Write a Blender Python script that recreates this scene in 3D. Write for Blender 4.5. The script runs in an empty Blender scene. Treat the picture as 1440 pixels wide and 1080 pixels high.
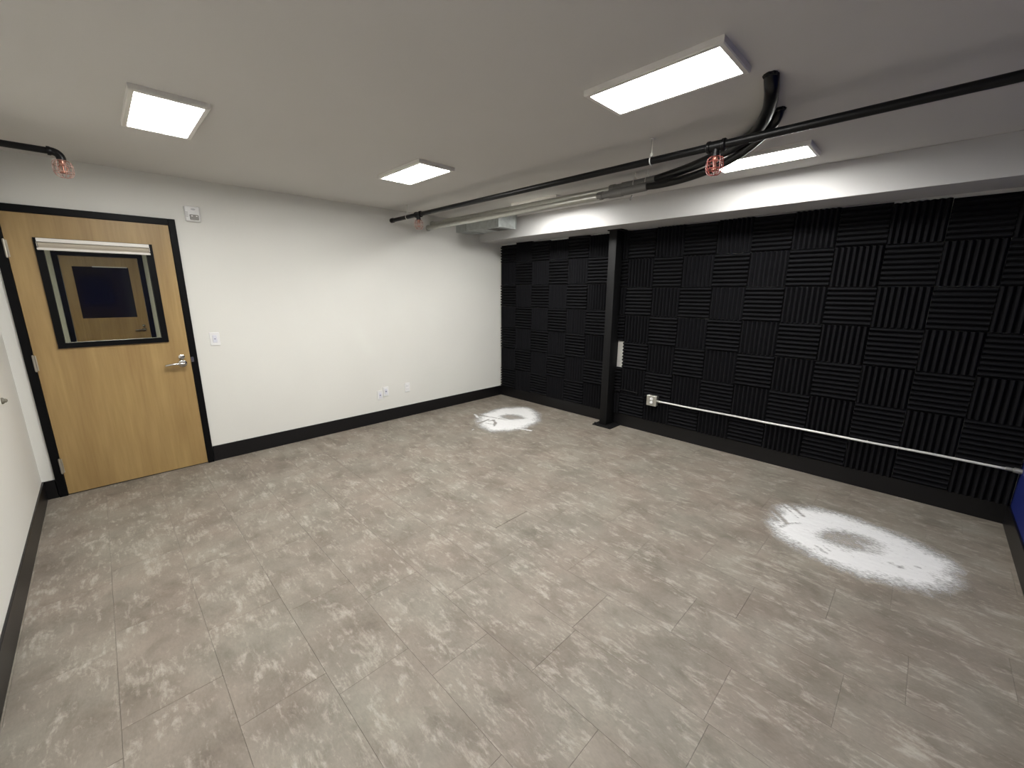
import bpy, bmesh, math, random
import numpy as np
from mathutils import Matrix, Vector

C = bpy.context.scene
COL = C.collection
random.seed(7)

# ------------------------------------------------------------------ camera
YAW, PITCH, ROLL = 0.7876, -0.2222, 0.0048
CAM = Vector((-4.2872, -4.5465, 1.5767))
cy, sy, cp, sp = math.cos(YAW), math.sin(YAW), math.cos(PITCH), math.sin(PITCH)
fwd = Vector((cp * cy, cp * sy, sp)); rgt = Vector((sy, -cy, 0.0)); up_ = rgt.cross(fwd)
ax = math.cos(ROLL) * rgt + math.sin(ROLL) * up_
ay = -math.sin(ROLL) * rgt + math.cos(ROLL) * up_
cd = bpy.data.cameras.new('camera'); cam = bpy.data.objects.new('camera', cd); COL.objects.link(cam)
cd.sensor_width = 36.0; cd.lens = 577.33 / 1440 * 36.0; cd.clip_start = 0.02; cd.clip_end = 60
M = Matrix.Identity(4)
for i in range(3):
    M[i][0], M[i][1], M[i][2], M[i][3] = ax[i], ay[i], -fwd[i], CAM[i]
cam.matrix_world = M
C.camera = cam

# ------------------------------------------------------------------ world, exposure, lamp power
w = bpy.data.worlds.new('world'); C.world = w; w.use_nodes = True
w.node_tree.nodes['Background'].inputs[0].default_value = (0.02, 0.02, 0.02, 1)
w.node_tree.nodes['Background'].inputs[1].default_value = 0.2
C.view_settings.view_transform = 'Standard'; C.view_settings.look = 'None'
C.view_settings.gamma = 1.0; C.view_settings.use_curve_mapping = False
C.view_settings.exposure = 0.0
PANEL_POWER = 62.0          # emission of the room's ceiling panels
PANEL_COLOR = (1.0, 0.985, 0.945)
HALL_FILL_POWER = 120.0  # emission of the added hall fill panel

# ------------------------------------------------------------------ materials
def mat(name, col, rough=0.6, metal=0.0, noise=None, bump=None, spec=0.5, coat=0.0):
    m = bpy.data.materials.new(name); m.use_nodes = True
    nt = m.node_tree; b = nt.nodes['Principled BSDF']
    b.inputs['Base Color'].default_value = (*col, 1); b.inputs['Roughness'].default_value = rough
    b.inputs['Metallic'].default_value = metal; b.inputs['Specular IOR Level'].default_value = spec
    b.inputs['Coat Weight'].default_value = coat
    tc = nt.nodes.new('ShaderNodeTexCoord')
    if noise:
        sc, amt, stretch = noise
        mp = nt.nodes.new('ShaderNodeMapping'); mp.inputs['Scale'].default_value = stretch
        nt.links.new(tc.outputs['Object'], mp.inputs[0])
        n = nt.nodes.new('ShaderNodeTexNoise'); n.inputs['Scale'].default_value = sc; n.inputs['Detail'].default_value = 5
        nt.links.new(mp.outputs[0], n.inputs['Vector'])
        r = nt.nodes.new('ShaderNodeValToRGB')
        r.color_ramp.elements[0].position = .3; r.color_ramp.elements[1].position = .7
        r.color_ramp.elements[0].color = (*[c * (1 - amt) for c in col], 1)
        r.color_ramp.elements[1].color = (*[min(1, c * (1 + amt)) for c in col], 1)
        nt.links.new(n.outputs[0], r.inputs[0]); nt.links.new(r.outputs[0], b.inputs['Base Color'])
    if bump:
        sc, st = bump
        n = nt.nodes.new('ShaderNodeTexNoise'); n.inputs['Scale'].default_value = sc; n.inputs['Detail'].default_value = 3
        nt.links.new(tc.outputs['Object'], n.inputs['Vector'])
        bp = nt.nodes.new('ShaderNodeBump'); bp.inputs['Strength'].default_value = st; bp.inputs['Distance'].default_value = .002
        nt.links.new(n.outputs[0], bp.inputs['Height']); nt.links.new(bp.outputs[0], b.inputs['Normal'])
    return m

def emis(name, col, s):
    m = bpy.data.materials.new(name); m.use_nodes = True; nt = m.node_tree; nt.nodes.clear()
    o = nt.nodes.new('ShaderNodeOutputMaterial'); e = nt.nodes.new('ShaderNodeEmission')
    e.inputs[0].default_value = (*col, 1); e.inputs[1].default_value = s
    nt.links.new(e.outputs[0], o.inputs[0]); return m

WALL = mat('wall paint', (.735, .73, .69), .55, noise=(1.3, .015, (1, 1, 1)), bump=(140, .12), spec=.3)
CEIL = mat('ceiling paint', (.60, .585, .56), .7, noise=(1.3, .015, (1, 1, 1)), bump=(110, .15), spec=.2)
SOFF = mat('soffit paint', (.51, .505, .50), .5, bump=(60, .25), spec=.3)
BLUE = mat('blue wall paint', (.003, .011, .115), .55, bump=(140, .1))
BASE = mat('black vinyl baseboard', (.0045, .0042, .005), .38, bump=(90, .05), spec=.4)
BLACK = mat('black painted steel', (.0035, .0035, .004), .45, bump=(120, .08), spec=.12)
COLM = mat('black painted column', (.006, .006, .0065), .6, bump=(60, .1), spec=.2)
FOAM = mat('charcoal acoustic foam', (.0085, .0085, .0100), .95, bump=(700, .4), spec=.1)
PIPE = mat('black iron pipe', (.004, .004, .0045), .36, bump=(90, .05), spec=.2)
FLEX = mat('black jacketed conduit', (.003, .003, .0035), .28, spec=.35)
GALV = mat('galvanised steel', (.50, .50, .46), .36, .8, noise=(30, .05, (1, 1, 1)))
DUCT = mat('galvanised duct sheet', (.50, .53, .52), .42, .6, noise=(20, .12, (1, 1, 1)))
CAST = mat('grey cast fittings', (.17, .167, .16), .5, .3, bump=(120, .1))
ZINC = mat('zinc hanger steel', (.70, .69, .64), .4, .3)
CHROME = mat('satin chrome', (.62, .60, .57), .22, 1.0)
HINGE = mat('brushed hinge steel', (.50, .47, .40), .4, .8)
WHITEP = mat('white plastic plate', (.80, .80, .80), .35)
BLUEP = mat('bluish white insert', (.71, .72, .79), .35)
DARKP = mat('dark port', (.22, .22, .33), .4)
GREYP = mat('grey strobe lens', (.32, .31, .30), .25)
LGREYP = mat('light grey marking', (.52, .52, .54), .4)
RED = mat('red coated guard wire', (.24, .055, .045), .4)
PINK = mat('faded pink guard wire', (.36, .22, .18), .5)
BRASS = mat('sprinkler brass', (.40, .17, .12), .4, .5)
BLINDW = mat('white blind rail', (.80, .77, .72), .35)
BLINDF = mat('beige blind fabric', (.47, .42, .34), .8, bump=(300, .2))
FRAMEW = mat('white light frame', (.74, .72, .68), .4)
BUMP = mat('grey rubber bumper', (.16, .15, .12), .6)
SUB = mat('dark floor slab grey', (.05, .046, .04), .9)  # dark grey of the floor slabs, showing in the plank joints
STRIP = mat('dark void', (.004, .004, .005), .15)
PANE2 = mat('dark far pane', (.004, .004, .006), .1)
HALLW = mat('hall wall paint', (.66, .67, .58), .6)
TORN = mat('ragged black sealant', (.006, .006, .006), .9)
WOODSCRAP = mat('cream scrap strip', (.72, .64, .46), .7)

def wood():
    m = bpy.data.materials.new('maple door veneer'); m.use_nodes = True; nt = m.node_tree; L = nt.links
    b = nt.nodes['Principled BSDF']; b.inputs['Roughness'].default_value = .42
    tc = nt.nodes.new('ShaderNodeTexCoord')
    def nz(scale, st, det=4, dist=0.0):
        mp = nt.nodes.new('ShaderNodeMapping'); mp.inputs['Scale'].default_value = st
        L.new(tc.outputs['Object'], mp.inputs[0])
        n = nt.nodes.new('ShaderNodeTexNoise'); n.inputs['Scale'].default_value = scale
        n.inputs['Detail'].default_value = det; n.inputs['Distortion'].default_value = dist
        L.new(mp.outputs[0], n.inputs['Vector']); return n
    n1 = nz(3.2, (2.2, 1, .22), 3, .6); n2 = nz(60, (1, 1, .06), 4); n3 = nz(12, (1, 1, 1), 3)
    r1 = nt.nodes.new('ShaderNodeValToRGB'); e = r1.color_ramp.elements
    e[0].position = .32; e[0].color = (.312, .200, .080, 1); e[1].position = .68; e[1].color = (.405, .275, .115, 1)
    L.new(n1.outputs[0], r1.inputs[0])
    r2 = nt.nodes.new('ShaderNodeValToRGB'); e = r2.color_ramp.elements
    e[0].position = .3; e[0].color = (.90, .88, .84, 1); e[1].position = .7; e[1].color = (1.05, 1.05, 1.05, 1)
    L.new(n2.outputs[0], r2.inputs[0])
    mx = nt.nodes.new('ShaderNodeMix'); mx.data_type = 'RGBA'; mx.blend_type = 'MULTIPLY'; mx.inputs[0].default_value = 1
    L.new(r1.outputs[0], mx.inputs[6]); L.new(r2.outputs[0], mx.inputs[7])
    L.new(mx.outputs[2], b.inputs['Base Color'])
    return m
WOOD = wood()

def glass():
    m = bpy.data.materials.new('door glass'); m.use_nodes = True; nt = m.node_tree; nt.nodes.clear(); L = nt.links
    o = nt.nodes.new('ShaderNodeOutputMaterial'); t = nt.nodes.new('ShaderNodeBsdfTransparent')
    t.inputs[0].default_value = (.93, .95, .92, 1)
    g = nt.nodes.new('ShaderNodeBsdfGlossy'); g.inputs['Roughness'].default_value = .02
    f = nt.nodes.new('ShaderNodeFresnel'); f.inputs[0].default_value = 1.5
    mx = nt.nodes.new('ShaderNodeMixShader')
    L.new(f.outputs[0], mx.inputs[0]); L.new(t.outputs[0], mx.inputs[1]); L.new(g.outputs[0], mx.inputs[2])
    L.new(mx.outputs[0], o.inputs[0]); return m
GLASS = glass()

def plank_mat():
    m = bpy.data.materials.new('plaster look vinyl plank'); m.use_nodes = True; nt = m.node_tree; L = nt.links
    N = nt.nodes.new
    b = nt.nodes['Principled BSDF']; b.inputs['Roughness'].default_value = .55; b.inputs['Specular IOR Level'].default_value = .3
    tc = N('ShaderNodeTexCoord'); oi = N('ShaderNodeObjectInfo')
    mul = N('ShaderNodeMath'); mul.operation = 'MULTIPLY'; mul.inputs[1].default_value = 37.0
    L.new(oi.outputs['Random'], mul.inputs[0])
    cmb = N('ShaderNodeCombineXYZ'); L.new(mul.outputs[0], cmb.inputs[2]); 
    add = N('ShaderNodeVectorMath'); add.operation = 'ADD'
    L.new(tc.outputs['Object'], add.inputs[0]); L.new(cmb.outputs[0], add.inputs[1])
    geo = N('ShaderNodeNewGeometry')
    def nz(scale, st, det=5, rough=.6, dist=0.0, world=False):
        mp = N('ShaderNodeMapping'); mp.inputs['Scale'].default_value = st
        L.new(geo.outputs['Position'] if world else add.outputs[0], mp.inputs[0])
        n = N('ShaderNodeTexNoise'); n.inputs['Scale'].default_value = scale
        n.inputs['Detail'].default_value = det; n.inputs['Roughness'].default_value = rough; n.inputs['Distortion'].default_value = dist
        L.new(mp.outputs[0], n.inputs['Vector']); return n
    def ramp(src, stops):
        r = N('ShaderNodeValToRGB'); e = r.color_ramp.elements
        for k, (p, c) in enumerate(stops):
            if k > 1: e.new(p)
            e[k].position = p; e[k].color = (*c, 1) if len(c) == 3 else c
        L.new(src, r.inputs[0]); return r
    big = nz(3.6, (1, .8, 1), 5, .62, world=True)
    base = ramp(big.outputs[0], [(.32, (.172, .149, .124)), (.70, (.262, .236, .203))])
    # pinkish / greenish drift
    hue = nz(2.2, (1, 1, 1), 2, world=True)
    hr = ramp(hue.outputs[0], [(.35, (1.03, .985, .965)), (.65, (.985, 1.005, .99))])
    m0 = N('ShaderNodeMix'); m0.data_type = 'RGBA'; m0.blend_type = 'MULTIPLY'; m0.inputs[0].default_value = 1
    L.new(base.outputs[0], m0.inputs[6]); L.new(hr.outputs[0], m0.inputs[7])
    # pale plaster patches broken by short scratches that run along the plank
    pat = nz(10.5, (1.25, .60, 1), 8, .78, .4); scr = nz(42.0, (1.5, .30, 1), 4, .6)
    ma = N('ShaderNodeMath'); ma.operation = 'MULTIPLY_ADD'; ma.inputs[1].default_value = .38
    L.new(scr.outputs[0], ma.inputs[0]); L.new(pat.outputs[0], ma.inputs[2])
    pr = ramp(ma.outputs[0], [(.71, (0, 0, 0)), (.87, (1, 1, 1))])
    m1 = N('ShaderNodeMix'); m1.data_type = 'RGBA'; L.new(m0.outputs[2], m1.inputs[6])
    fac = N('ShaderNodeMath'); fac.operation = 'MULTIPLY'; fac.inputs[1].default_value = .62
    L.new(pr.outputs[0], fac.inputs[0]); L.new(fac.outputs[0], m1.inputs[0])
    m1.inputs[7].default_value = (.44, .404, .352, 1)
    # darker rubbed patches
    dk = nz(6.0, (1.0, .55, 1), 6, .7, .3)
    dr = ramp(dk.outputs[0], [(.28, (.70, .68, .66)), (.50, (1, 1, 1))])
    m2 = N('ShaderNodeMix'); m2.data_type = 'RGBA'; m2.blend_type = 'MULTIPLY'; m2.inputs[0].default_value = 1
    L.new(m1.outputs[2], m2.inputs[6]); L.new(dr.outputs[0], m2.inputs[7])
    # fine grain
    fg = nz(110, (1.2, .5, 1), 2); fr = ramp(fg.outputs[0], [(.3, (.93, .93, .93)), (.7, (1.05, 1.05, 1.05))])
    m3 = N('ShaderNodeMix'); m3.data_type = 'RGBA'; m3.blend_type = 'MULTIPLY'; m3.inputs[0].default_value = 1
    L.new(m2.outputs[2], m3.inputs[6]); L.new(fr.outputs[0], m3.inputs[7])
    L.new(m3.outputs[2], b.inputs['Base Color'])
    bp = N('ShaderNodeBump'); bp.inputs['Strength'].default_value = .15; bp.inputs['Distance'].default_value = .001
    L.new(ma.outputs[0], bp.inputs['Height']); L.new(bp.outputs[0], b.inputs['Normal'])
    return m
PLANK = plank_mat()

def powder_mat():
    m = bpy.data.materials.new('white powder'); m.use_nodes = True; nt = m.node_tree; L = nt.links; N = nt.nodes.new
    b = nt.nodes['Principled BSDF']; b.inputs['Base Color'].default_value = (.70, .70, .70, 1); b.inputs['Roughness'].default_value = .95
    b.inputs['Specular IOR Level'].default_value = .1
    at = N('ShaderNodeAttribute'); at.attribute_name = 'cover'
    tc = N('ShaderNodeTexCoord'); n = N('ShaderNodeTexNoise'); n.inputs['Scale'].default_value = 85; n.inputs['Detail'].default_value = 5
    n.inputs['Roughness'].default_value = .7
    mp = N('ShaderNodeMapping'); mp.inputs['Scale'].default_value = (1, .45, 1)
    L.new(tc.outputs['Object'], mp.inputs[0]); L.new(mp.outputs[0], n.inputs['Vector'])
    # density + (noise-.5)*k
    s = N('ShaderNodeMath'); s.operation = 'MULTIPLY_ADD'; s.inputs[1].default_value = 1.7; s.inputs[2].default_value = -.88
    L.new(n.outputs[0], s.inputs[0])
    a = N('ShaderNodeMath'); a.operation = 'ADD'; L.new(at.outputs['Fac'], a.inputs[0]); L.new(s.outputs[0], a.inputs[1])
    r = N('ShaderNodeMapRange'); r.inputs['From Min'].default_value = .12; r.inputs['From Max'].default_value = .95
    L.new(a.outputs[0], r.inputs['Value']); L.new(r.outputs[0], b.inputs['Alpha'])
    return m
POWDER = powder_mat()

# ------------------------------------------------------------------ mesh helpers
def link(name, me, m=None, parent=None, smooth=False):
    o = bpy.data.objects.new(name, me); COL.objects.link(o)
    if m is not None and len(me.materials) == 0: me.materials.append(m)
    if parent: o.parent = parent
    if smooth:
        me.polygons.foreach_set('use_smooth', [True] * len(me.polygons))
    return o
def bobj(name, bm, m, parent=None, smooth=False, origin=None, autosmooth=False):
    if origin is None:
        cs = [v.co for v in bm.verts]
        origin = Vector(((min(c.x for c in cs) + max(c.x for c in cs)) / 2, (min(c.y for c in cs) + max(c.y for c in cs)) / 2,
                         (min(c.z for c in cs) + max(c.z for c in cs)) / 2))
    origin = Vector(origin)
    bmesh.ops.translate(bm, verts=bm.verts, vec=-origin)
    bmesh.ops.recalc_face_normals(bm, faces=bm.faces)
    if autosmooth:
        for f in bm.faces: f.smooth = True
        for e in bm.edges:
            if len(e.link_faces) == 2 and e.calc_face_angle(0) > .6: e.smooth = False
    me = bpy.data.meshes.new(name); bm.to_mesh(me); bm.free()
    o = link(name, me, m, parent, smooth)
    pl = origin.copy()
    if parent is not None: pl = origin - WORLD_LOC(parent)
    o.location = pl
    return o
def WORLD_LOC(o):
    v = Vector(o.location); p = o.parent
    while p: v += Vector(p.location); p = p.parent
    return v
def empty(name, loc, label=None, cat=None, group=None, kind=None, parent=None):
    o = bpy.data.objects.new(name, None); COL.objects.link(o); o.location = loc; o.empty_display_size = .05
    if parent: o.parent = parent; o.location = Vector(loc) - WORLD_LOC(parent)
    tag(o, label, cat, group, kind); return o
def tag(o, label=None, cat=None, group=None, kind=None):
    if label: o['label'] = label
    if cat: o['category'] = cat
    if group: o['group'] = group
    if kind: o['kind'] = kind
    return o
def box(bm, x0, x1, y0, y1, z0, z1, bev=0.0, seg=1):
    vs = [bm.verts.new((x, y, z)) for x in (x0, x1) for y in (y0, y1) for z in (z0, z1)]
    fs = [(0, 1, 3, 2), (4, 6, 7, 5), (0, 4, 5, 1), (2, 3, 7, 6), (0, 2, 6, 4), (1, 5, 7, 3)]
    faces = [bm.faces.new([vs[i] for i in f]) for f in fs]
    if bev > 0:
        es = set(e for f in faces for e in f.edges)
        bmesh.ops.bevel(bm, geom=list(es), offset=bev, segments=seg, affect='EDGES', profile=.5)
def tube(bm, pts, r, n=14, caps=True, radii=None):
    pts = [Vector(p) for p in pts]; rings = []; prev = None
    for i, p in enumerate(pts):
        d = (pts[min(i + 1, len(pts) - 1)] - pts[max(i - 1, 0)]).normalized()
        if prev is None:
            a = Vector((0, 0, 1)) if abs(d.z) < .9 else Vector((1, 0, 0))
            u = d.cross(a).normalized()
        else:
            u = (prev - d * prev.dot(d)).normalized()
        prev = u; v = d.cross(u); rr = radii[i] if radii else r
        rings.append([bm.verts.new(p + rr * (math.cos(2 * math.pi * k / n) * u + math.sin(2 * math.pi * k / n) * v)) for k in range(n)])
    for a, b in zip(rings, rings[1:]):
        for k in range(n): bm.faces.new((a[k], a[(k + 1) % n], b[(k + 1) % n], b[k]))
    if caps:
        bm.faces.new(rings[0][::-1]); bm.faces.new(rings[-1])
def ring(bm, c, axis, R, r, n=20, m=6, arc=(0, 2 * math.pi)):
    axis = Vector(axis).normalized(); a = Vector((0, 0, 1)) if abs(axis.z) < .9 else Vector((1, 0, 0))
    u = axis.cross(a).normalized(); v = axis.cross(u); full = arc[1] - arc[0] > 6.2
    cnt = n if full else n + 1; rings = []
    for i in range(cnt):
        t = arc[0] + (arc[1] - arc[0]) * i / n; d = math.cos(t) * u + math.sin(t) * v; p = Vector(c) + R * d
        rings.append([bm.verts.new(p + r * (math.cos(2 * math.pi * k / m) * d + math.sin(2 * math.pi * k / m) * axis)) for k in range(m)])
    for i in range(cnt if full else cnt - 1):
        A, B = rings[i], rings[(i + 1) % cnt]
        for k in range(m): bm.faces.new((A[k], A[(k + 1) % m], B[(k + 1) % m], B[k]))
def slab_hole(bm, x0, x1, z0, z1, hx0, hx1, hz0, hz1, y0, y1):
    """upright slab in x-z with one rectangular opening"""
    def q(y): return [bm.verts.new((x, y, z)) for x, z in ((x0, z0), (x1, z0), (x1, z1), (x0, z1), (hx0, hz0), (hx1, hz0), (hx1, hz1), (hx0, hz1))]
    a, b = q(y0), q(y1)
    for s in (a, b):
        for i in range(4): bm.faces.new((s[i], s[(i + 1) % 4], s[4 + (i + 1) % 4], s[4 + i]))
    for i in range(4):
        bm.faces.new((a[i], a[(i + 1) % 4], b[(i + 1) % 4], b[i])); bm.faces.new((a[4 + i], a[4 + (i + 1) % 4], b[4 + (i + 1) % 4], b[4 + i]))
def spline(P, n=8):
    P = [Vector(p) for p in P]; Q = [P[0] * 2 - P[1]] + P + [P[-1] * 2 - P[-2]]; out = []
    for i in range(1, len(Q) - 2):
        for k in range(n):
            t = k / n; a, b, c, d = Q[i - 1], Q[i], Q[i + 1], Q[i + 2]
            out.append(.5 * ((2 * b) + (c - a) * t + (2 * a - 5 * b + 4 * c - d) * t * t + (3 * b - a - 3 * c + d) * t ** 3))
    out.append(P[-1]); return out
def simple(name, m, fn, parent=None, **k):
    bm = bmesh.new(); fn(bm); return bobj(name, bm, m, parent, **k)

# ------------------------------------------------------------------ room shell
W, LN, H = 4.789, 5.148, 2.48
DX0, DX1, DZ = -4.718, -3.723, 2.143          # door opening in the far wall
def far_wall(bm):
    box(bm, -W - .12, DX0, 0, .12, 0, H); box(bm, DX1, .12, 0, .12, 0, H); box(bm, DX0, DX1, 0, .12, DZ, H)
tag(simple('wall_back', WALL, far_wall), kind='structure')
tag(simple('wall_left', WALL, lambda b: box(b, -W - .12, -W, -LN, 0, 0, H)), kind='structure')
wr = tag(simple('wall_right', WALL, lambda b: box(b, 0, .12, -LN, 0, 0, H)), kind='structure')
tag(simple('wall_front', BLUE, lambda b: box(b, -W - .12, .12, -LN - .12, -LN, 0, H)), kind='structure')
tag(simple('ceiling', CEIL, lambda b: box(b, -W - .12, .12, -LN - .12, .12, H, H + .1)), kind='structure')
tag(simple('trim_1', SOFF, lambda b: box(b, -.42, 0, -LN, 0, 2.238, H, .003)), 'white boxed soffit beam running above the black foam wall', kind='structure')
floor = tag(simple('floor', SUB, lambda b: box(b, -W - .12, .12, -LN - .12, .12, -.1, -.004)), kind='structure')

# planks: 12 x 24 inch vinyl pieces, staggered rows running away from the camera
PW, PL, X0 = .312, .6145, -4.46
known = {0: .24, 1: .53, 2: .05, 3: .24, 4: .52, 5: .50, 6: .23, 7: .42, 8: .12, 9: .34, 10: .56, 11: .20, 12: .46, 13: .02, 14: .30, 15: .10}
cache = {}
def plank_mesh(wd, ln):
    k = (round(wd, 4), round(ln, 4))
    if k in cache: return cache[k]
    bm = bmesh.new(); g = .0003; c = .0007; a, b_ = wd / 2 - g, ln / 2 - g
    lo = [bm.verts.new((x, y, -.004)) for x, y in ((-a, -b_), (a, -b_), (a, b_), (-a, b_))]
    mi = [bm.verts.new((x, y, -.0008)) for x, y in ((-a, -b_), (a, -b_), (a, b_), (-a, b_))]
    tp = [bm.verts.new((x, y, 0)) for x, y in ((-a + c, -b_ + c), (a - c, -b_ + c), (a - c, b_ - c), (-a + c, b_ - c))]
    bm.faces.new(tp)
    for i in range(4):
        j = (i + 1) % 4
        bm.faces.new((lo[i], lo[j], mi[j], mi[i])); bm.faces.new((mi[i], mi[j], tp[j], tp[i]))
    bmesh.ops.recalc_face_normals(bm, faces=bm.faces)
    me = bpy.data.meshes.new('plank'); bm.to_mesh(me); bm.free(); me.materials.append(PLANK); cache[k] = me; return me
col = -2
FL = WORLD_LOC(floor)
while True:
    xa = X0 + col * PW; xb = xa + PW
    if xa > -.002: break
    if xb > -W:
        xa2, xb2 = max(xa, -W), min(xb, 0)
        y = -known.get(col, .37) + PL
        if y < 0: y += PL
        while y > -LN:
            ya, yb = y - PL, y
            ya2, yb2 = max(ya, -LN), min(yb, 0)
            if yb2 - ya2 > .01 and xb2 - xa2 > .01:
                if col == 6 and abs(ya2 + 2.69) < .05: ya2 += .0035      # the one open joint
                o = bpy.data.objects.new('plank', plank_mesh(xb2 - xa2, yb2 - ya2)); COL.objects.link(o); o.parent = floor
                o.location = Vector(((xa2 + xb2) / 2, (ya2 + yb2) / 2, random.uniform(-.0003, .0))) - FL
            y -= PL
    col += 1

# baseboards
HB = .147
def bb(bm, x0, x1, y0, y1): box(bm, x0, x1, y0, y1, 0, HB, .0025)
def bb_back(bm): bb(bm, -W, DX0 - .002, -.011, 0); bb(bm, DX1 + .002, 0, -.011, 0)
tag(simple('baseboard_back', BASE, bb_back), kind='structure')
tag(simple('baseboard_left', BASE, lambda b: bb(b, -W, -W + .011, -LN, -.011)), kind='structure')
tag(simple('baseboard_right', BASE, lambda b: bb(b, -.013, 0, -LN, -.011)), kind='structure')
tag(simple('baseboard_front', BASE, lambda b: bb(b, -W + .011, -.013, -LN, -LN + .011)), kind='structure')

# ------------------------------------------------------------------ acoustic foam: each panel a part of the right wall
P = .3048
fcache = {}
def foam_mesh(wd, ht, horiz, var):
    k = (round(wd, 3), round(ht, 3), horiz, var)
    if k in fcache: return fcache[k]
    bm = bmesh.new(); rg = random.Random(hash(k) & 0xffff)
    run = ht if horiz else wd; wid = wd if horiz else ht; pitch = P / 8; g = .0012
    pts = []; s = 0.0; base = -.014; pk = -.044
    prof = [(0, 0.0), (.22, .55), (.42, 1.0), (.58, 1.0), (.78, .55)]
    i = 0
    while True:
        done = False
        for f, hgt in prof:
            s = (i + f) * pitch
            if s >= run - g: done = True; break
            pts.append((max(s, g), base + (pk - base) * hgt))
        if done: break
        i += 1
    fr = ((run - g) / pitch) % 1.0
    pts.append((run - g, base + (pk - base) * (0.0 if fr > .9 or fr < .1 else .5)))
    A = []; B = []
    for s, x in pts:
        dx = rg.uniform(-.0003, .0003)
        if horiz: A.append(bm.verts.new((x + dx, -g, s))); B.append(bm.verts.new((x + dx, -wid + g, s)))
        else: A.append(bm.verts.new((x + dx, -s, g))); B.append(bm.verts.new((x + dx, -s, wid - g)))
    a0 = []; 
    for V, end in ((A, 0), (B, 1)):
        row = []
        for idx in (0, -1):
            c = V[idx].co; row.append(bm.verts.new((-.0005, c.y, c.z)))
        a0.append(row)
    for i in range(len(A) - 1): bm.faces.new((A[i], A[i + 1], B[i + 1], B[i]))
    bm.faces.new(A + [a0[0][1], a0[0][0]]); bm.faces.new(B + [a0[1][1], a0[1][0]])
    bm.faces.new((A[0], B[0], a0[1][0], a0[0][0])); bm.faces.new((A[-1], B[-1], a0[1][1], a0[0][1]))
    bmesh.ops.recalc_face_normals(bm, faces=bm.faces)
    me = bpy.data.meshes.new('foam_panel'); bm.to_mesh(me); bm.free(); me.materials.append(FOAM); fcache[k] = me; return me
WR = WORLD_LOC(wr)
TOP = 2.236
def foam(ya, yb, z0, z1, horiz, var=0):
    o = bpy.data.objects.new('foam_panel', foam_mesh(ya - yb, z1 - z0, horiz, var)); COL.objects.link(o); o.parent = wr
    o.location = Vector((random.uniform(-.0015, 0), ya + random.uniform(-.0008, .0008), z0 + random.uniform(-.001, .001))) - WR
def field(y0, z0, j0, j1, par, ymax, ymin, top, skip=()):
    for j in range(j0, j1 + 1):
        for k in range(-5, 2):
            if (j, k) in skip: continue
            ya, yb = y0 - j * P, y0 - (j + 1) * P
            ya, yb = min(ya, ymax), max(yb, ymin)
            za, zb = z0 + k * P, z0 + (k + 1) * P
            if k == -5: za = max(za, HB + .001)
            if k == 1: zb = min(zb, top(j))
            if ya - yb < .02: continue
            foam(ya, yb, za, zb, (j + k) % 2 == par, (j * 3 + k) % 3)
field(-.0366, 1.6665, 0, 6, 1, -.004, -1.9155, lambda j: 2.222 + .010 * ((j * 5) % 3 - 1))
field(.0379, 1.6241, 6, 16, 0, -2.0125, -LN + .004, lambda j: 2.232 - (.016 if j in (14, 16) else .022 if j == 15 else .004 * (j % 2)), skip={(6, -3)})

# ------------------------------------------------------------------ ceiling panel lights
DIFF = emis('lit diffuser', PANEL_COLOR, PANEL_POWER)
def ceiling_light(x, y, label):
    hw, hl = .154, .306
    t = empty('ceiling_light', (x, y, H), label, 'ceiling light', 'flat rectangular panel lights on the ceiling')
    bm = bmesh.new()                                       # shallow tray frame with an open middle
    o, i_ = [], []
    z0, z1 = H, H - .026; r = .022
    def rect(a, b, z): return [bm.verts.new((x + sx * a, y + sy_ * b, z)) for sx, sy_ in ((-1, -1), (1, -1), (1, 1), (-1, 1))]
    R = [rect(hw, hl, z0), rect(hw, hl, z1 + .004), rect(hw - .004, hl - .004, z1), rect(hw - r, hl - r, z1), rect(hw - r - .002, hl - r - .002, z1 + .006)]
    for a, b in zip(R, R[1:]):
        for k in range(4): bm.faces.new((a[k], a[(k + 1) % 4], b[(k + 1) % 4], b[k]))
    bm.faces.new(R[0]); bobj('frame', bm, FRAMEW, t)
    bm = bmesh.new(); a, b = hw - r - .001, hl - r - .001
    vs = [bm.verts.new((x + sx * a, y + sy_ * b, z1 + .004)) for sx, sy_ in ((-1, -1), (1, -1), (1, 1), (-1, 1))]
    vt = [bm.verts.new((x + sx * a, y + sy_ * b, z1 + .008)) for sx, sy_ in ((-1, -1), (1, -1), (1, 1), (-1, 1))]
    bm.faces.new(vs); bm.faces.new(vt)
    for k in range(4): bm.faces.new((vs[k], vs[(k + 1) % 4], vt[(k + 1) % 4], vt[k]))
    bobj('diffuser', bm, DIFF, t)
    return t
ceiling_light(-3.888, -1.545, 'lit white panel light on the ceiling nearest the wooden door')
ceiling_light(-2.378, -1.545, 'lit white panel light nearest the far white wall, left of the black pipe end')
ceiling_light(-2.391, -3.562, 'lit white panel light on the ceiling beside the spot where black hoses enter')
ceiling_light(-.915, -3.565, 'lit white panel light between black pipe and soffit, behind the red sprinkler guard')
ceiling_light(-.868, -1.545, 'white panel light half hidden behind the two silver conduits')
ceiling_light(-3.888, -3.562, 'panel light on the ceiling just above the camera, outside the picture')

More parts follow.
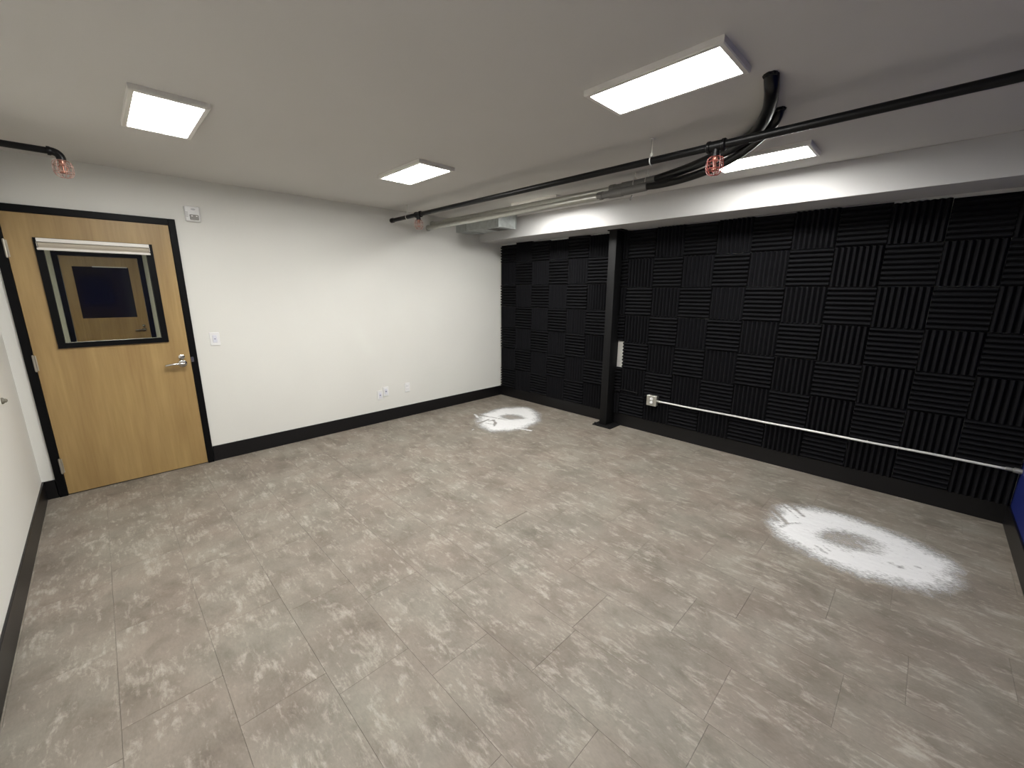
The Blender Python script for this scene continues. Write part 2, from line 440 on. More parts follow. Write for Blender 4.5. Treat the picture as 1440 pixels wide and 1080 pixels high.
# ------------------------------------------------------------------ door in the far wall
door = empty('door_1', (-4.22, 0, 0), 'light maple door with a black framed window in the white wall', kind='structure')
def jamb(bm):
    y0, y1 = -.018, .125; f = .047
    box(bm, DX0, DX0 + f, y0, y1, 0, DZ, .002); box(bm, DX1 - f, DX1, y0, y1, 0, DZ, .002); box(bm, DX0 + f, DX1 - f, y0, y1, DZ - f - .002, DZ, .002)
    # stop behind the leaf
    box(bm, DX0 + f, DX0 + f + .014, .04, .07, 0, DZ - f, 0); box(bm, DX1 - f - .014, DX1 - f, .04, .07, 0, DZ - f, 0); box(bm, DX0 + f, DX1 - f, .04, .07, DZ - f - .016, DZ - f, 0)
simple('door_frame', BLACK, jamb, door)
LX0, LX1, LZ0, LZ1 = -4.668, -3.773, .010, 2.091
leaf = simple('door_leaf', WOOD, lambda b: slab_hole(b, LX0, LX1, LZ0, LZ1, -4.520, -3.916, 1.162, 1.914, -.010, .034), door)
def lite(bm):
    slab_hole(bm, -4.538, -3.898, 1.144, 1.931, -4.498, -3.940, 1.183, 1.890, -.024, -.010)
    slab_hole(bm, -4.507, -3.930, 1.173, 1.900, -4.497, -3.941, 1.183, 1.890, -.010, .034)
simple('window_frame', BLACK, lite, leaf)
simple('glass_pane', GLASS, lambda b: box(b, -4.4975, -3.9405, .010, .014, 1.1825, 1.8905), leaf)
def lever(bm):
    zc, xc = .949, -3.833
    tube(bm, [(xc, -.010, zc), (xc, -.018, zc), (xc, -.022, zc)], .03, 22, radii=[.033, .032, .024])
    tube(bm, [(xc, -.02, zc), (xc, -.05, zc), (xc, -.066, zc)], .012, 14, radii=[.015, .014, .017])
    tube(bm, spline([(xc + .012, -.062, zc + .001), (xc - .03, -.064, zc + .004), (xc - .07, -.062, zc + .004), (xc - .105, -.055, zc - .001), (xc - .120, -.045, zc - .004)], 5),
         .01, 12, radii=[.013] * 3 + [.011] * 8 + [.009] * 9 + [.006])
simple('lever_handle', CHROME, lever, leaf, smooth=True)
def dead(bm):
    zc, xc = 1.006, -3.833
    tube(bm, [(xc, -.010, zc), (xc, -.020, zc), (xc, -.025, zc)], .02, 20, radii=[.023, .022, .014])
    box(bm, xc - .004, xc + .004, -.038, -.024, zc - .010, zc + .010, .002)
simple('deadbolt_turn', CHROME, dead, leaf, autosmooth=True)
for zc in (1.848, 1.047, .246):
    def hg(bm):
        tube(bm, [(LX0 - .004, -.020, zc - .057), (LX0 - .004, -.020, zc + .057)], .0075, 10)
        box(bm, LX0 - .004, LX0 + .010, -.0125, -.009, zc - .056, zc + .056)
        for k in (-1, 1): tube(bm, [(LX0 - .004, -.020, zc + k * .057), (LX0 - .004, -.020, zc + k * .062)], .005, 8)
    simple('hinge', HINGE, hg, door, autosmooth=True)
simple('strike_plate', CHROME, lambda b: box(b, -3.772, -3.752, -.0205, -.017, .955, 1.0, .001), door)

bl = empty('roller_blind', (-4.221, -.024, 1.89), 'rolled up beige blind in a white rail across the top of the door window', 'window blind')
def hr(bm): box(bm, -4.522, -3.920, -.054, -.024, 1.901, 1.927, .003, 2)
simple('head_rail', BLINDW, hr, bl)
def rl(bm):
    tube(bm, [(-4.518, -.040, 1.883), (-3.924, -.040, 1.883)], .0165, 16)
simple('fabric_roll', BLINDF, rl, bl, autosmooth=True)
simple('bottom_rail', BLINDW, lambda b: box(b, -4.526, -3.918, -.052, -.040, 1.846, 1.862, .003, 2), bl)
simple('fabric_strip', BLINDF, lambda b: box(b, -4.518, -3.924, -.048, -.0465, 1.86, 1.884), bl)
for xx in (-4.5235, -3.9205):
    simple('end_bracket', BLINDW, lambda b: box(b, xx, xx + .002, -.056, -.024, 1.868, 1.901), bl)

# ------------------------------------------------------------------ hall behind the door, seen through its window
HY = 5.0
tag(simple('wall_hall_back', HALLW, lambda b: box(b, -6.2, -2.0, HY, HY + .1, 0, H)), kind='structure')
tag(simple('wall_hall_left', HALLW, lambda b: box(b, -6.3, -6.2, .12, HY, 0, H)), kind='structure')
tag(simple('wall_hall_right', HALLW, lambda b: box(b, -2.0, -1.9, .12, HY, 0, H)), kind='structure')
tag(simple('floor_hall', SUB, lambda b: box(b, -6.2, -2.0, .12, HY, -.1, 0)), kind='structure')
tag(simple('ceiling_hall', CEIL, lambda b: box(b, -6.2, -2.0, .12, HY, H, H + .1)), kind='structure')
d2 = empty('door_2', (-4.14, HY, 0), 'dim second wooden door with a dark window, seen through the door glass', kind='structure')
simple('door_frame', BLACK, lambda b: (slab_hole(b, -4.665, -3.625, .0, 2.17, -4.60, -3.69, .004, 2.085, HY - .03, HY)), d2)
l2 = simple('door_leaf', WOOD, lambda b: slab_hole(b, -4.595, -3.695, .01, 2.08, -4.475, -3.825, 1.12, 1.925, HY - .02, HY - .001), d2)
simple('dark_pane', PANE2, lambda b: box(b, -4.475, -3.825, HY - .012, HY - .004, 1.12, 1.925), l2)  # black colour stands in for the unlit room behind this window
simple('blind_rail', BLINDW, lambda b: box(b, -4.25, -3.84, HY - .05, HY - .03, 1.918, 1.934, .003), l2)
def lev2(bm):
    tube(bm, [(-3.765, HY - .02, .905), (-3.765, HY - .06, .905)], .03, 16, radii=[.032, .02])
    tube(bm, [(-3.755, HY - .06, .905), (-3.885, HY - .058, .90)], .011, 10)
    tube(bm, [(-3.765, HY - .02, .97), (-3.765, HY - .04, .97)], .022, 14)
simple('lever_handle', CHROME, lev2, l2, smooth=True)
hl = empty('hall_fill_light', (-4.2, 2.4, H), 'added fill panel on the hall ceiling beyond the door, out of view', 'ceiling light')  # fill lamp added out of view to brighten the hall and far door
simple('frame', FRAMEW, lambda b: box(b, -4.36, -4.04, 2.09, 2.71, H - .02, H), hl)
simple('diffuser', emis('hall fill diffuser', (1.0, .93, .80), HALL_FILL_POWER), lambda b: box(b, -4.33, -4.07, 2.12, 2.68, H - .024, H - .0195), hl)

# ------------------------------------------------------------------ small things on the white wall
t = empty('light_switch', (-3.573, 0, 1.142), 'white single switch plate beside the wooden door', 'light switch')
simple('plate', WHITEP, lambda b: box(b, -3.611, -3.536, -.008, 0, 1.084, 1.201, .003, 2), t)
simple('paddle', BLUEP, lambda b: box(b, -3.590, -3.557, -.013, -.007, 1.109, 1.176, .002), t)
simple('sensor_dot', DARKP, lambda b: tube(b, [(-3.574, -.0145, 1.143), (-3.574, -.012, 1.143)], .0055, 10), t)

def plate(x, z, label, duplex=False):
    t = empty('wall_plate', (x, 0, z), label, 'wall outlet', 'white wall plates above the far baseboard')
    simple('plate', WHITEP, lambda b: box(b, x - .035, x + .035, -.009, 0, z - .058, z + .058, .003, 2), t)
    if duplex:
        for s in (-1, 1):
            o = simple('receptacle', WHITEP, lambda b: box(b, x - .016, x + .016, -.013, -.008, z + s * .021 - .014, z + s * .021 + .014, .004, 2), t)
            simple('slot', DARKP, lambda b: (box(b, x - .008, x - .006, -.0137, -.0125, z + s * .021 - .004, z + s * .021 + .006), box(b, x + .006, x + .008, -.0137, -.0125, z + s * .021 - .004, z + s * .021 + .006)), o)
    else:
        simple('insert', BLUEP, lambda b: box(b, x - .017, x + .017, -.012, -.008, z - .034, z + .034, .002), t)
        simple('data_port', DARKP, lambda b: box(b, x - .008, x + .008, -.0135, -.0115, z - .006, z + .008, .001), t)
plate(-2.019, .341, 'lower left of two touching white data plates above the baseboard')
plate(-1.940, .374, 'upper right of two touching white data plates above the baseboard')
plate(-1.644, .379, 'white duplex outlet plate on its own, nearest the room corner', True)

t = empty('alarm_strobe', (-3.598, 0, 2.20), 'white fire alarm horn strobe high on the wall right of the door', 'fire alarm')
def body(bm): box(bm, -3.652, -3.546, -.034, 0, 2.138, 2.262, .012, 3)
simple('housing', WHITEP, body, t, autosmooth=True)
simple('strobe_lens', GREYP, lambda b: box(b, -3.622, -3.560, -.048, -.033, 2.150, 2.193, .006, 2), t)
simple('lens_bezel', WHITEP, lambda b: slab_hole(b, -3.629, -3.553, 2.144, 2.199, -3.621, -3.561, 2.151, 2.192, -.041, -.033), t)
def oval(bm):
    n = 20; f = []; b0 = []
    for k in range(n):
        a = 2 * math.pi * k / n
        f.append(bm.verts.new((-3.592 + .016 * math.cos(a), -.036, 2.236 + .007 * math.sin(a)))); b0.append(bm.verts.new((-3.592 + .016 * math.cos(a), -.033, 2.236 + .007 * math.sin(a))))
    bm.faces.new(f)
    for k in range(n): bm.faces.new((f[k], f[(k + 1) % n], b0[(k + 1) % n], b0[k]))
simple('marking', LGREYP, oval, t)
def grille(bm):
    for i in range(3):
        for k in range(5): box(bm, -3.6455 + i * .0055, -3.6425 + i * .0055, -.0348, -.033, 2.172 + k * .009, 2.177 + k * .009)
simple('sound_grille', GREYP, grille, t)
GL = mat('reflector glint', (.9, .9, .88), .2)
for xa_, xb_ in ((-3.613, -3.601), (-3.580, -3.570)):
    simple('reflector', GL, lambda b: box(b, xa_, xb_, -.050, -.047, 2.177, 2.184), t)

t = empty('wall_bumper', (-4.789, -.637, .909), 'small grey round door bumper on the left wall', 'door stop')
simple('base', BUMP, lambda b: tube(b, [(-4.789, -.637, .909), (-4.783, -.637, .909), (-4.778, -.637, .909)], .02, 18, radii=[.020, .020, .015]), t, autosmooth=True)
simple('rubber_tip', BUMP, lambda b: tube(b, [(-4.779, -.637, .909), (-4.770, -.637, .909), (-4.765, -.637, .909)], .01, 14, radii=[.013, .012, .006]), t, autosmooth=True)

# ------------------------------------------------------------------ steel column
t = empty('steel_column', (-.09, -1.965, 0), 'black square steel column standing in front of the foam wall', 'column')
def shaft(bm): box(bm, -.170, -.0020, -2.012, -1.916, .012, 2.238, .005, 2)
simple('shaft', COLM, shaft, t, autosmooth=True)
simple('base_plate', COLM, lambda b: box(b, -.237, -.0135, -2.112, -1.862, 0, .012, .002), t)
simple('top_plate', COLM, lambda b: box(b, -.185, -.0465, -2.07, -1.90, 2.226, 2.2378, .002), t)
def bolts(bm, x, y):
    tube(bm, [(x, y, .012), (x, y, .022)], .011, 6); tube(bm, [(x, y, .02), (x, y, .034)], .006, 8)
for x, y in ((-.212, -1.885), (-.212, -2.088)):
    simple('anchor_bolt', COLM, lambda b: bolts(b, x, y), t)

# ------------------------------------------------------------------ black sprinkler main
PX, PZ, PR = -1.75, 2.357, .0205
main = empty('sprinkler_pipe', (PX, -2.6, PZ), 'long black sprinkler pipe hung below the ceiling across the room', 'pipe')
def pp(bm):
    tube(bm, [(PX, -.06, PZ), (PX, -LN, PZ)], PR, 20)
simple('pipe', PIPE, pp, main, autosmooth=True)
simple('end_cap', PIPE, lambda b: tube(b, [(PX, -.030, PZ), (PX, -.034, PZ), (PX, -.075, PZ)], .027, 18, radii=[.022, .026, .026]), main, autosmooth=True)
def tee(bm, y):
    tube(bm, [(PX, y + .05, PZ), (PX, y + .045, PZ), (PX, y + .032, PZ), (PX, y + .03, PZ), (PX, y - .03, PZ), (PX, y - .032, PZ), (PX, y - .045, PZ), (PX, y - .05, PZ)],
         .03, 18, radii=[.027, .031, .031, .027, .027, .031, .031, .027])
    tube(bm, [(PX, y, PZ), (PX, y, PZ - .040), (PX, y, PZ - .042), (PX, y, PZ - .054)], .02, 14, radii=[.020, .020, .023, .022])
for y in (-.595, -3.575):
    simple('tee_fitting', PIPE, lambda b: tee(b, y), main, autosmooth=True)
for y in (-.375, -3.195):
    def hang(bm):
        ring(bm, (PX, y, PZ), (0, 1, 0), PR + .0035, .0035, 22, 6)
        box(bm, PX - .007, PX + .007, y - .008, y + .008, PZ + PR + .003, PZ + PR + .022, .001)
    h = simple('hanger_ring', ZINC, hang, main)
    simple('hanger_rod', ZINC, lambda b: (tube(b, [(PX, y, PZ + PR + .01), (PX, y, H)], .0035, 8), tube(b, [(PX, y, H - .006), (PX, y, H)], .012, 10)), h)

def sprinkler(x, y, ztop, m, label, pipe):
    def bd(bm):
        tube(bm, [(x, y, ztop + .006), (x, y, ztop - .018), (x, y, ztop - .020), (x, y, ztop - .030)], .012, 12, radii=[.014, .014, .017, .011])
        for s in (-1, 1):
            tube(bm, spline([(x + s * .010, y, ztop - .026), (x + s * .017, y, ztop - .040), (x + s * .013, y, ztop - .056), (x, y, ztop - .066)], 3), .003, 6)
        tube(bm, [(x, y, ztop - .028), (x, y, ztop - .067)], .0035, 8)
        tube(bm, [(x, y, ztop - .066), (x, y, ztop - .069)], .019, 16)
    t = simple('sprinkler_head', BRASS, bd, pipe); t['label'] = label
    def cage(bm):
        ring(bm, (x, y, ztop - .002), (0, 0, 1), .020, .0022, 18, 5)
        ring(bm, (x, y, ztop - .030), (0, 0, 1), .0415, .0022, 24, 5)
        ring(bm, (x, y, ztop - .066), (0, 0, 1), .0425, .0022, 24, 5)
        for k in range(8):
            a = math.pi / 4 * k + .2; c, s = math.cos(a), math.sin(a)
            tube(bm, spline([(x + .020 * c, y + .020 * s, ztop - .002), (x + .038 * c, y + .038 * s, ztop - .010), (x + .043 * c, y + .043 * s, ztop - .035),
                             (x + .042 * c, y + .042 * s, ztop - .070), (x + .026 * c, y + .026 * s, ztop - .092), (x, y, ztop - .096)], 3), .0021, 5)
    simple('wire_guard', m, cage, t)
sprinkler(PX, -3.575, PZ - .052, RED, 'red caged sprinkler head in front of the ceiling light, middle of the black pipe', main)
sprinkler(PX, -.595, PZ - .052, PINK, 'caged sprinkler head near the far end of the long black pipe', main)

# short branch in the left corner
t = empty('branch_pipe', (-4.5, -.8, 2.357), 'short black pipe with an elbow near the top left above the door', 'pipe')
EX, EY, EZ = -4.305, -.8, 2.357
simple('pipe', PIPE, lambda b: tube(b, [(-W, EY, EZ), (EX - .04, EY, EZ)], .018, 18), t, autosmooth=True)
def elbow(bm):
    pts = [(EX - .052, EY, EZ), (EX - .040, EY, EZ)] + [(EX - .034 + .034 * math.sin(a), EY, EZ - .034 + .034 * math.cos(a)) for a in [math.pi / 2 * k / 8 for k in range(9)]] + [(EX, EY, EZ - .043)]
    tube(bm, pts, .022, 16, radii=[.0245, .0245] + [.0215] * 9 + [.0205])
simple('elbow', PIPE, elbow, t, autosmooth=True)
sprinkler(EX, EY, EZ - .041, PINK, 'faded pink caged sprinkler head hanging from the elbow above the door', t)

# ------------------------------------------------------------------ silver conduits, grey couplings, black flexible ends
def conduit(CX, z, r, y1, label, c0, c1, c2, cr):
    zc = z + .006
    t = empty('metal_conduit', (CX, -1.3, z), label, 'conduit', 'silver conduits along the soffit')
    simple('tube', GALV, lambda b: tube(b, [(CX, -.001, z), (CX, c0 - .02, z)], r, 22), t, autosmooth=True)
    simple('wall_collar', GALV, lambda b: tube(b, [(CX, 0, z), (CX, -.010, z), (CX, -.012, z)], r + .008, 20, radii=[r + .010, r + .010, r + .002]), t, autosmooth=True)
    simple('compression_nut', CAST, lambda b: tube(b, [(CX, c0 + .004, zc), (CX, c0, zc), (CX, c0 - .045, zc), (CX, c0 - .047, zc), (CX, c1, zc)], cr, 8, radii=[cr * .84, cr, cr, cr * .86, cr * .86]), t)
    simple('coupling_body', CAST, lambda b: tube(b, [(CX, c1 + .002, zc), (CX, c1, zc), (CX, c1 - .12, zc), (CX, c1 - .122, zc + .001), (CX, c2 + .008, zc + .007), (CX, c2, zc + .007)], cr, 20,
                                                radii=[cr * .9, cr, cr, cr * .95, cr * .95, cr * .84]), t, autosmooth=True)
conduit(-1.172, 2.386, .0262, 0, 'upper of the two silver conduits running beside the soffit', -2.545, -2.655, -2.945, .0325)
conduit(-1.238, 2.332, .0262, 0, 'lower of the two silver conduits running beside the soffit', -2.475, -2.582, -2.905, .0325)
def flex(pts, r, label, endc):
    t = empty('flexible_conduit', pts[0], label, 'flexible conduit', 'black flexible conduits')
    sp_ = spline(pts, 10)
    simple('hose', FLEX, lambda b: tube(b, sp_, r, 18), t, smooth=True)
    def torn(bm):
        rg = random.Random(3)
        cx, cyy = endc
        n = 22; inner = []; outer = []; low = []
        for k in range(n):
            a = 2 * math.pi * k / n; ro = r - .002 + max(0, rg.random() - .55) * .016
            outer.append(bm.verts.new((cx + ro * math.cos(a), cyy + ro * math.sin(a), H - .0005)))
            low.append(bm.verts.new((cx + (r * .98) * math.cos(a), cyy + (r * .98) * math.sin(a), H - .006 - rg.random() * .008)))
        for k in range(n): bm.faces.new((outer[k], outer[(k + 1) % n], low[(k + 1) % n], low[k]))
        bm.faces.new(low); bm.faces.new(outer)
    simple('ceiling_seal', TORN, torn, t)
flex([(-1.172, -2.93, 2.399), (-1.20, -3.06, 2.406), (-1.26, -3.22, 2.410), (-1.35, -3.40, 2.416), (-1.46, -3.58, 2.424), (-1.62, -3.73, 2.432), (-1.82, -3.83, 2.438), (-1.99, -3.885, 2.446), (-2.085, -3.905, 2.468), (-2.12, -3.91, 2.53)],
     .0295, 'thicker black hose arching over the pipe and into the ceiling beside the panel light', (-2.112, -3.908))
flex([(-1.238, -2.89, 2.345), (-1.242, -3.02, 2.340), (-1.255, -3.20, 2.347), (-1.31, -3.40, 2.362), (-1.40, -3.57, 2.385), (-1.49, -3.69, 2.412), (-1.58, -3.78, 2.437), (-1.66, -3.83, 2.460), (-1.71, -3.855, 2.53)],
     .025, 'second black hose ending in the ceiling just behind the sprinkler pipe', (-1.700, -3.850))
CX = -1.172
t = empty('conduit_hanger', (CX, -2.83, 2.46), 'zinc strap and rod hanger holding the grey couplings of the conduits', 'pipe hanger')
for y in (-2.765, -2.865):
    zc = 2.396 if y > -2.8 else 2.397
    def strap(bm):
        ring(bm, (CX, y, zc), (0, 1, 0), .0350, .0022, 22, 5)
        box(bm, CX - .009, CX + .009, y - .009, y + .009, zc + .034, zc + .048, .001)
    s_ = simple('strap', ZINC, strap, t)
    simple('hanger_bar', ZINC, lambda b: box(b, CX - .0065, CX + .0065, y - .0015, y + .0015, zc + .04, H), s_)
simple('trapeze_bolt', CAST, lambda b: (tube(b, [(-1.250, -2.79, 2.297), (-1.265, -2.785, 2.262)], .005, 8)), t)

# ------------------------------------------------------------------ duct box beside the soffit
t = empty('air_duct', (-.66, -.4, 2.40), 'short galvanised duct box with a register, out of the white wall beside the soffit', 'duct')
DX_0, DX_1, DY, DZ0, DZ1 = -.806, -.520, -.772, 2.320, 2.4795
def dbody(bm):
    box(bm, DX_0, DX_1, DY, 0, DZ0, DZ1)
    for y in (-.22, DY + .02):                                   # raised seams
        box(bm, DX_0 - .006, DX_1 + .006, y - .009, y + .009, DZ0 - .006, DZ1)
simple('body', DUCT, dbody, t)
def dend(bm):                                                    # sunken cross-broken end cap with a raised rim
    a, b_, zz0, zz1 = DX_0 - .007, DX_1 + .007, DZ0 - .007, DZ1
    w_ = .005
    def q(y, i): return [bm.verts.new((x, y, z)) for x, z in ((a + i, zz0 + i), (b_ - i, zz0 + i), (b_ - i, zz1 - i), (a + i, zz1 - i))]
    k, c, c2, c3 = q(DY + .004, 0), q(DY - .048, 0), q(DY - .048, w_), q(DY - .030, w_)
    mid = bm.verts.new(((a + b_) / 2 + .015, DY - .003, (zz0 + zz1) / 2 + .010))
    for i in range(4):
        j = (i + 1) % 4
        bm.faces.new((k[i], k[j], c[j], c[i])); bm.faces.new((c[i], c[j], c2[j], c2[i])); bm.faces.new((c2[i], c2[j], c3[j], c3[i]))
        bm.faces.new((c3[i], c3[j], mid))
    bm.faces.new(k)
simple('end_cap', DUCT, dend, t)
def reg(bm):
    slab = [(-.79, -.54, -.78, -.50)]
    x0, x1, y0, y1 = -.812, -.560, -.790, -.560
    z = DZ0 - .001
    box(bm, x0, x1, y0, y0 + .02, z - .012, z); box(bm, x0, x1, y1 - .02, y1, z - .012, z)
    box(bm, x0, x0 + .02, y0 + .02, y1 - .02, z - .012, z); box(bm, x1 - .02, x1, y0 + .02, y1 - .02, z - .012, z)
rg_ = simple('register_frame', DUCT, reg, t)
for k in range(7):
    y = -.762 + k * .0275
    simple('louver', CAST, lambda b: box(b, -.770, -.580, y, y + .014, DZ0 - .011, DZ0 - .008), rg_)

# ------------------------------------------------------------------ surface outlet box and thin conduit on the foam wall
BX = -.088
t = empty('outlet_box', (-.045, -2.52, .40), 'galvanised surface outlet box with a white duplex outlet on the black foam', 'wall outlet')
simple('box', GALV, lambda b: box(b, BX + .006, -.0005, -2.575, -2.463, .344, .456, .003), t)
simple('cover_plate', GALV, lambda b: box(b, BX, BX + .006, -2.577, -2.461, .342, .458, .0025), t)
for s in (-1, 1):
    simple('receptacle', WHITEP, lambda b: tube(b, [(BX + .001, -2.519, .400 + s * .0205), (BX - .004, -2.519, .400 + s * .0205), (BX - .0055, -2.519, .400 + s * .0205)], .0165, 18, radii=[.0175, .0175, .015]), t, autosmooth=True)
for y in (-2.475, -2.563):
    for z in (.355, .445):
        simple('cover_screw', ZINC, lambda b: tube(b, [(BX, y, z), (BX - .003, y, z)], .004, 8), t)
t = empty('thin_conduit', (-.06, -3.8, .40), 'thin white metal conduit running low across the black foam to the blue wall', 'conduit')
TX = -.0605
ys = np.linspace(-2.60, -5.09, 46)
pts = [(TX, float(y), .398 + .016 * ((-y - 2.6) / 2.5) + .0012 * math.sin(y * 9)) for y in ys]
simple('tube', mat('bright conduit', (.70, .70, .68), .35, .3), lambda b: tube(b, pts, .0092, 10), t, smooth=True)
simple('box_connector', GALV, lambda b: tube(b, [(TX, -2.573, .398), (TX, -2.590, .398), (TX, -2.592, .398), (TX, -2.615, .398)], .015, 14, radii=[.016, .016, .0125, .0125]), t, autosmooth=True)
simple('wall_connector', GALV, lambda b: tube(b, [(TX, -5.075, .414), (TX, -5.110, .414), (TX, -5.112, .414), (TX, -LN, .412)], .015, 14, radii=[.0125, .0125, .018, .018]), t, autosmooth=True)
for y in (-3.25, -4.35):
    simple('strap', ZINC, lambda b: (ring(b, (TX, y, .400 + .016 * (-y - 2.6) / 2.5), (0, 1, 0), .0105, .0018, 14, 4), box(b, TX + .008, -.0460, y - .006, y + .006, .399 + .016 * (-y - 2.6) / 2.5, .401 + .016 * (-y - 2.6) / 2.5)), t)
t = simple('cable', PIPE, lambda b: tube(b, spline([(-.056, -2.035, .30), (-.052, -2.03, .36), (-.054, -2.05, .43), (-.053, -2.11, .452), (-.053, -2.2, .452), (-.053, -2.33, .447)], 6), .0045, 8), smooth=True)
tag(t, 'thin black cable curved over the foam beside the column base', 'cable')

# ------------------------------------------------------------------ white powder on the floor
def poly_sdf(px, py, poly):
    poly = np.array(poly, float); n = len(poly); d = np.full(px.shape, 1e9); inside = np.zeros(px.shape, bool)
    for i in range(n):
        a, b = poly[i], poly[(i + 1) % n]; e = b - a
        t_ = np.clip(((px - a[0]) * e[0] + (py - a[1]) * e[1]) / (e @ e), 0, 1)
        d = np.minimum(d, np.hypot(px - a[0] - t_ * e[0], py - a[1] - t_ * e[1]))
        c = ((a[1] > py) != (b[1] > py)) & (px < (b[0] - a[0]) * (py - a[1]) / (b[1] - a[1] + 1e-12) + a[0])
        inside ^= c
    return np.where(inside, -d, d)
def seg_d(px, py, a, b):
    a = np.array(a); b = np.array(b); e = b - a
    t_ = np.clip(((px - a[0]) * e[0] + (py - a[1]) * e[1]) / (e @ e), 0, 1)
    return np.hypot(px - a[0] - t_ * e[0], py - a[1] - t_ * e[1])
def smooth_poly(P_):
    return [(v.x, v.y) for v in spline([Vector((x, y, 0)) for x, y in P_] + [Vector((P_[0][0], P_[0][1], 0))], 5)[:-1]]
def vnoise(px, py, s, seed):
    rs = np.random.RandomState(seed); G = rs.rand(64, 64); x = px * s + 17.3; y = py * s + 9.1
    xi = np.floor(x).astype(int); yi = np.floor(y).astype(int); fx = x - xi; fy = y - yi
    fx = fx * fx * (3 - 2 * fx); fy = fy * fy * (3 - 2 * fy)
    g = lambda a, b: G[a % 64, b % 64]
    return (g(xi, yi) * (1 - fx) + g(xi + 1, yi) * fx) * (1 - fy) + (g(xi, yi + 1) * (1 - fx) + g(xi + 1, yi + 1) * fx) * fy
def powder(name, poly, hole, hsoft, edge, marks, blobs, label, seed, thin=()):
    poly = smooth_poly(poly)
    xs = [p[0] for p in poly]; ys_ = [p[1] for p in poly]; m = .13; st = .0075
    gx = np.arange(min(xs) - m, max(xs) + m, st); gy = np.arange(min(ys_) - m, max(ys_) + m, st)
    X, Y = np.meshgrid(gx, gy, indexing='ij')
    X2 = X + .03 * (vnoise(X, Y, 14, seed) - .5); Y2 = Y + .05 * (vnoise(X, Y, 14, seed + 1) - .5)
    s = poly_sdf(X2, Y2, poly)
    d = np.clip(.45 - s / edge, 0, 1.15)
    (hx, hy, ha, hb, hr_) = hole; c, sn = math.cos(hr_), math.sin(hr_)
    u = ((X2 - hx) * c + (Y2 - hy) * sn) / ha; v = (-(X2 - hx) * sn + (Y2 - hy) * c) / hb
    rr = np.sqrt(u * u + v * v); d *= np.clip((rr - .55) / hsoft + .30, .30, 1)
    d *= .88 + .26 * vnoise(X * 1.6, Y * .6, 30, seed + 3)
    for a, b, wd, k in marks:
        q = np.clip(1 - seg_d(X, Y, a, b) / wd, 0, 1); d = d * (1 - .8 * k * np.minimum(1, q * 1.3))
    for a, b, wd, k in blobs:
        q = np.clip(1 - seg_d(X2, Y2, a, b) / wd, 0, 1); d = np.maximum(d, k * np.minimum(1, q * 1.5))
    hgt = .0006 + .0022 * np.clip(d - .3, 0, 1) * (0.6 + .6 * vnoise(X, Y, 50, seed + 5))
    nx, ny = X.shape; keep = d > .04
    vid = -np.ones((nx, ny), int); verts = []; dens = []
    fc = keep[:-1, :-1] | keep[1:, :-1] | keep[1:, 1:] | keep[:-1, 1:]
    use = np.zeros((nx, ny), bool); use[:-1, :-1] |= fc; use[1:, :-1] |= fc; use[1:, 1:] |= fc; use[:-1, 1:] |= fc
    idx = np.argwhere(use); cx, cyy = float(gx.mean()), float(gy.mean())
    for n_, (i, j) in enumerate(idx):
        vid[i, j] = n_; verts.append((X[i, j] - cx, Y[i, j] - cyy, hgt[i, j])); dens.append(d[i, j])
    faces = [(vid[i, j], vid[i + 1, j], vid[i + 1, j + 1], vid[i, j + 1]) for i, j in np.argwhere(fc)]
    me = bpy.data.meshes.new(name); me.from_pydata(verts, [], [tuple(int(q) for q in f) for f in faces])
    at = me.attributes.new('cover', 'FLOAT', 'POINT'); at.data.foreach_set('value', np.array(dens, dtype=np.float32))
    o = link(name, me, POWDER, smooth=True); o.location = (cx, cyy, 0)
    tag(o, label, 'powder', kind='stuff'); return o
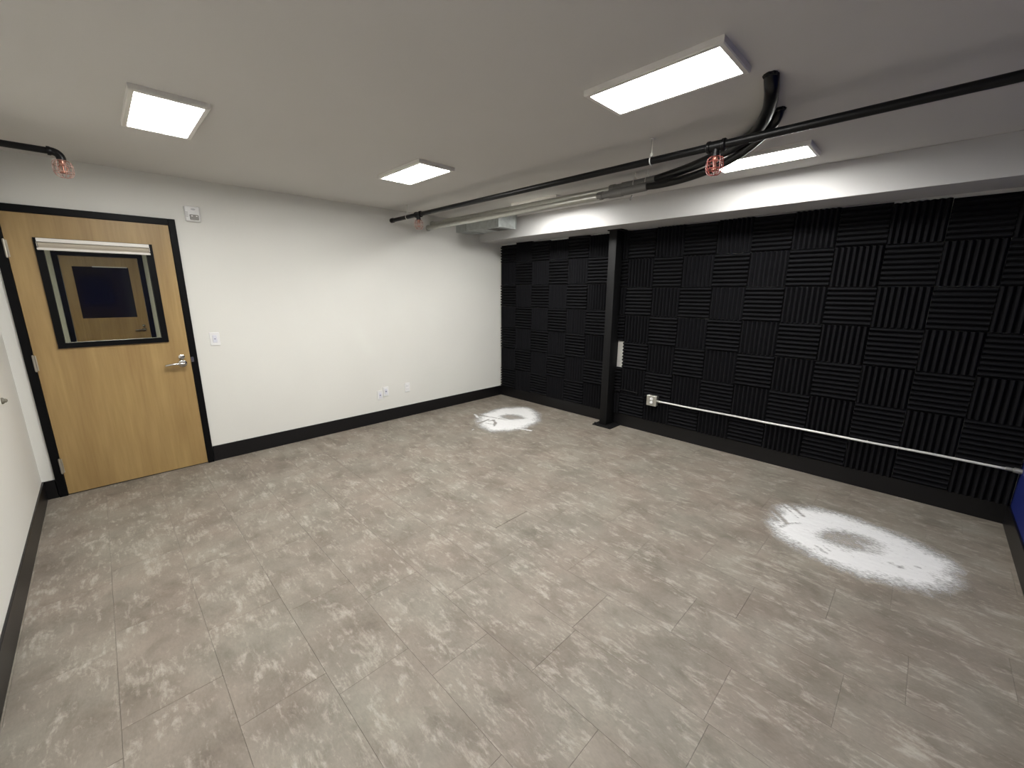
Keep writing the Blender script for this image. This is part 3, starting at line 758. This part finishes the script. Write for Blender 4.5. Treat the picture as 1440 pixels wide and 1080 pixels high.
powder('white_powder', [(-.935, -.611), (-.579, -.56), (-.38, -.652), (-.264, -.789), (-.283, -.965), (-.413, -1.158), (-.622, -1.331), (-.814, -1.376), (-.963, -1.377), (-1.13, -1.321), (-1.27, -1.236), (-1.286, -1.10), (-1.235, -.931), (-1.13, -.761)],
       (-.722, -.965, .20, .13, -1.1), .8, .15,
       [((-1.215, -.875), (-1.008, -.838), .030, .8), ((-.98, -.56), (-.892, -.909), .030, .55), ((-.892, -.909), (-.86, -1.02), .02, .5), ((-1.041, -.887), (-.983, -.903), .026, .7), ((-.983, -.903), (-1.041, -1.005), .030, .75), ((-1.041, -1.005), (-1.127, -1.073), .030, .75),
        ((-1.13, -.93), (-1.09, -1.03), .02, .6)],
       [((-1.004, -1.155), (-.952, -1.492), .030, .95), ((-1.0, -.549), (-1.04, -.682), .030, .85), ((-1.482, -1.014), (-1.375, -1.013), .018, .8)],
       'white powder ring on the floor near the far corner, with finger drawn marks', 11)
powder('white_powder', [(-1.18, -3.985), (-1.00, -3.965), (-.82, -4.00), (-.71, -4.15), (-.665, -4.33), (-.70, -4.52), (-.755, -4.72), (-.86, -4.86), (-.99, -4.905), (-1.18, -4.87), (-1.33, -4.77), (-1.40, -4.60), (-1.435, -4.40), (-1.38, -4.19), (-1.28, -4.04)],
       (-1.04, -4.40, .185, .125, -.95), 1.1, .15,
       [((-.861, -3.879), (-1.068, -4.056), .026, .75), ((-.91, -3.86), (-1.10, -4.02), .016, .5), ((-.766, -4.018), (-.895, -4.133), .022, .7), ((-.83, -4.00), (-.95, -4.11), .012, .5),
        ((-1.17, -4.057), (-1.09, -4.075), .022, .6), ((-1.09, -4.075), (-1.025, -4.136), .020, .6), ((-1.265, -4.27), (-1.31, -4.328), .02, .5), ((-1.23, -4.30), (-1.27, -4.34), .014, .45),
        ((-1.154, -4.615), (-1.152, -4.62), .024, .55), ((-1.164, -4.656), (-1.160, -4.664), .028, .6), ((-1.092, -4.721), (-1.09, -4.74), .016, .4), ((-.95, -4.42), (-1.08, -4.50), .018, -.5)],
       [], 'large white powder ring on the floor in front of the thin white conduit', 23)
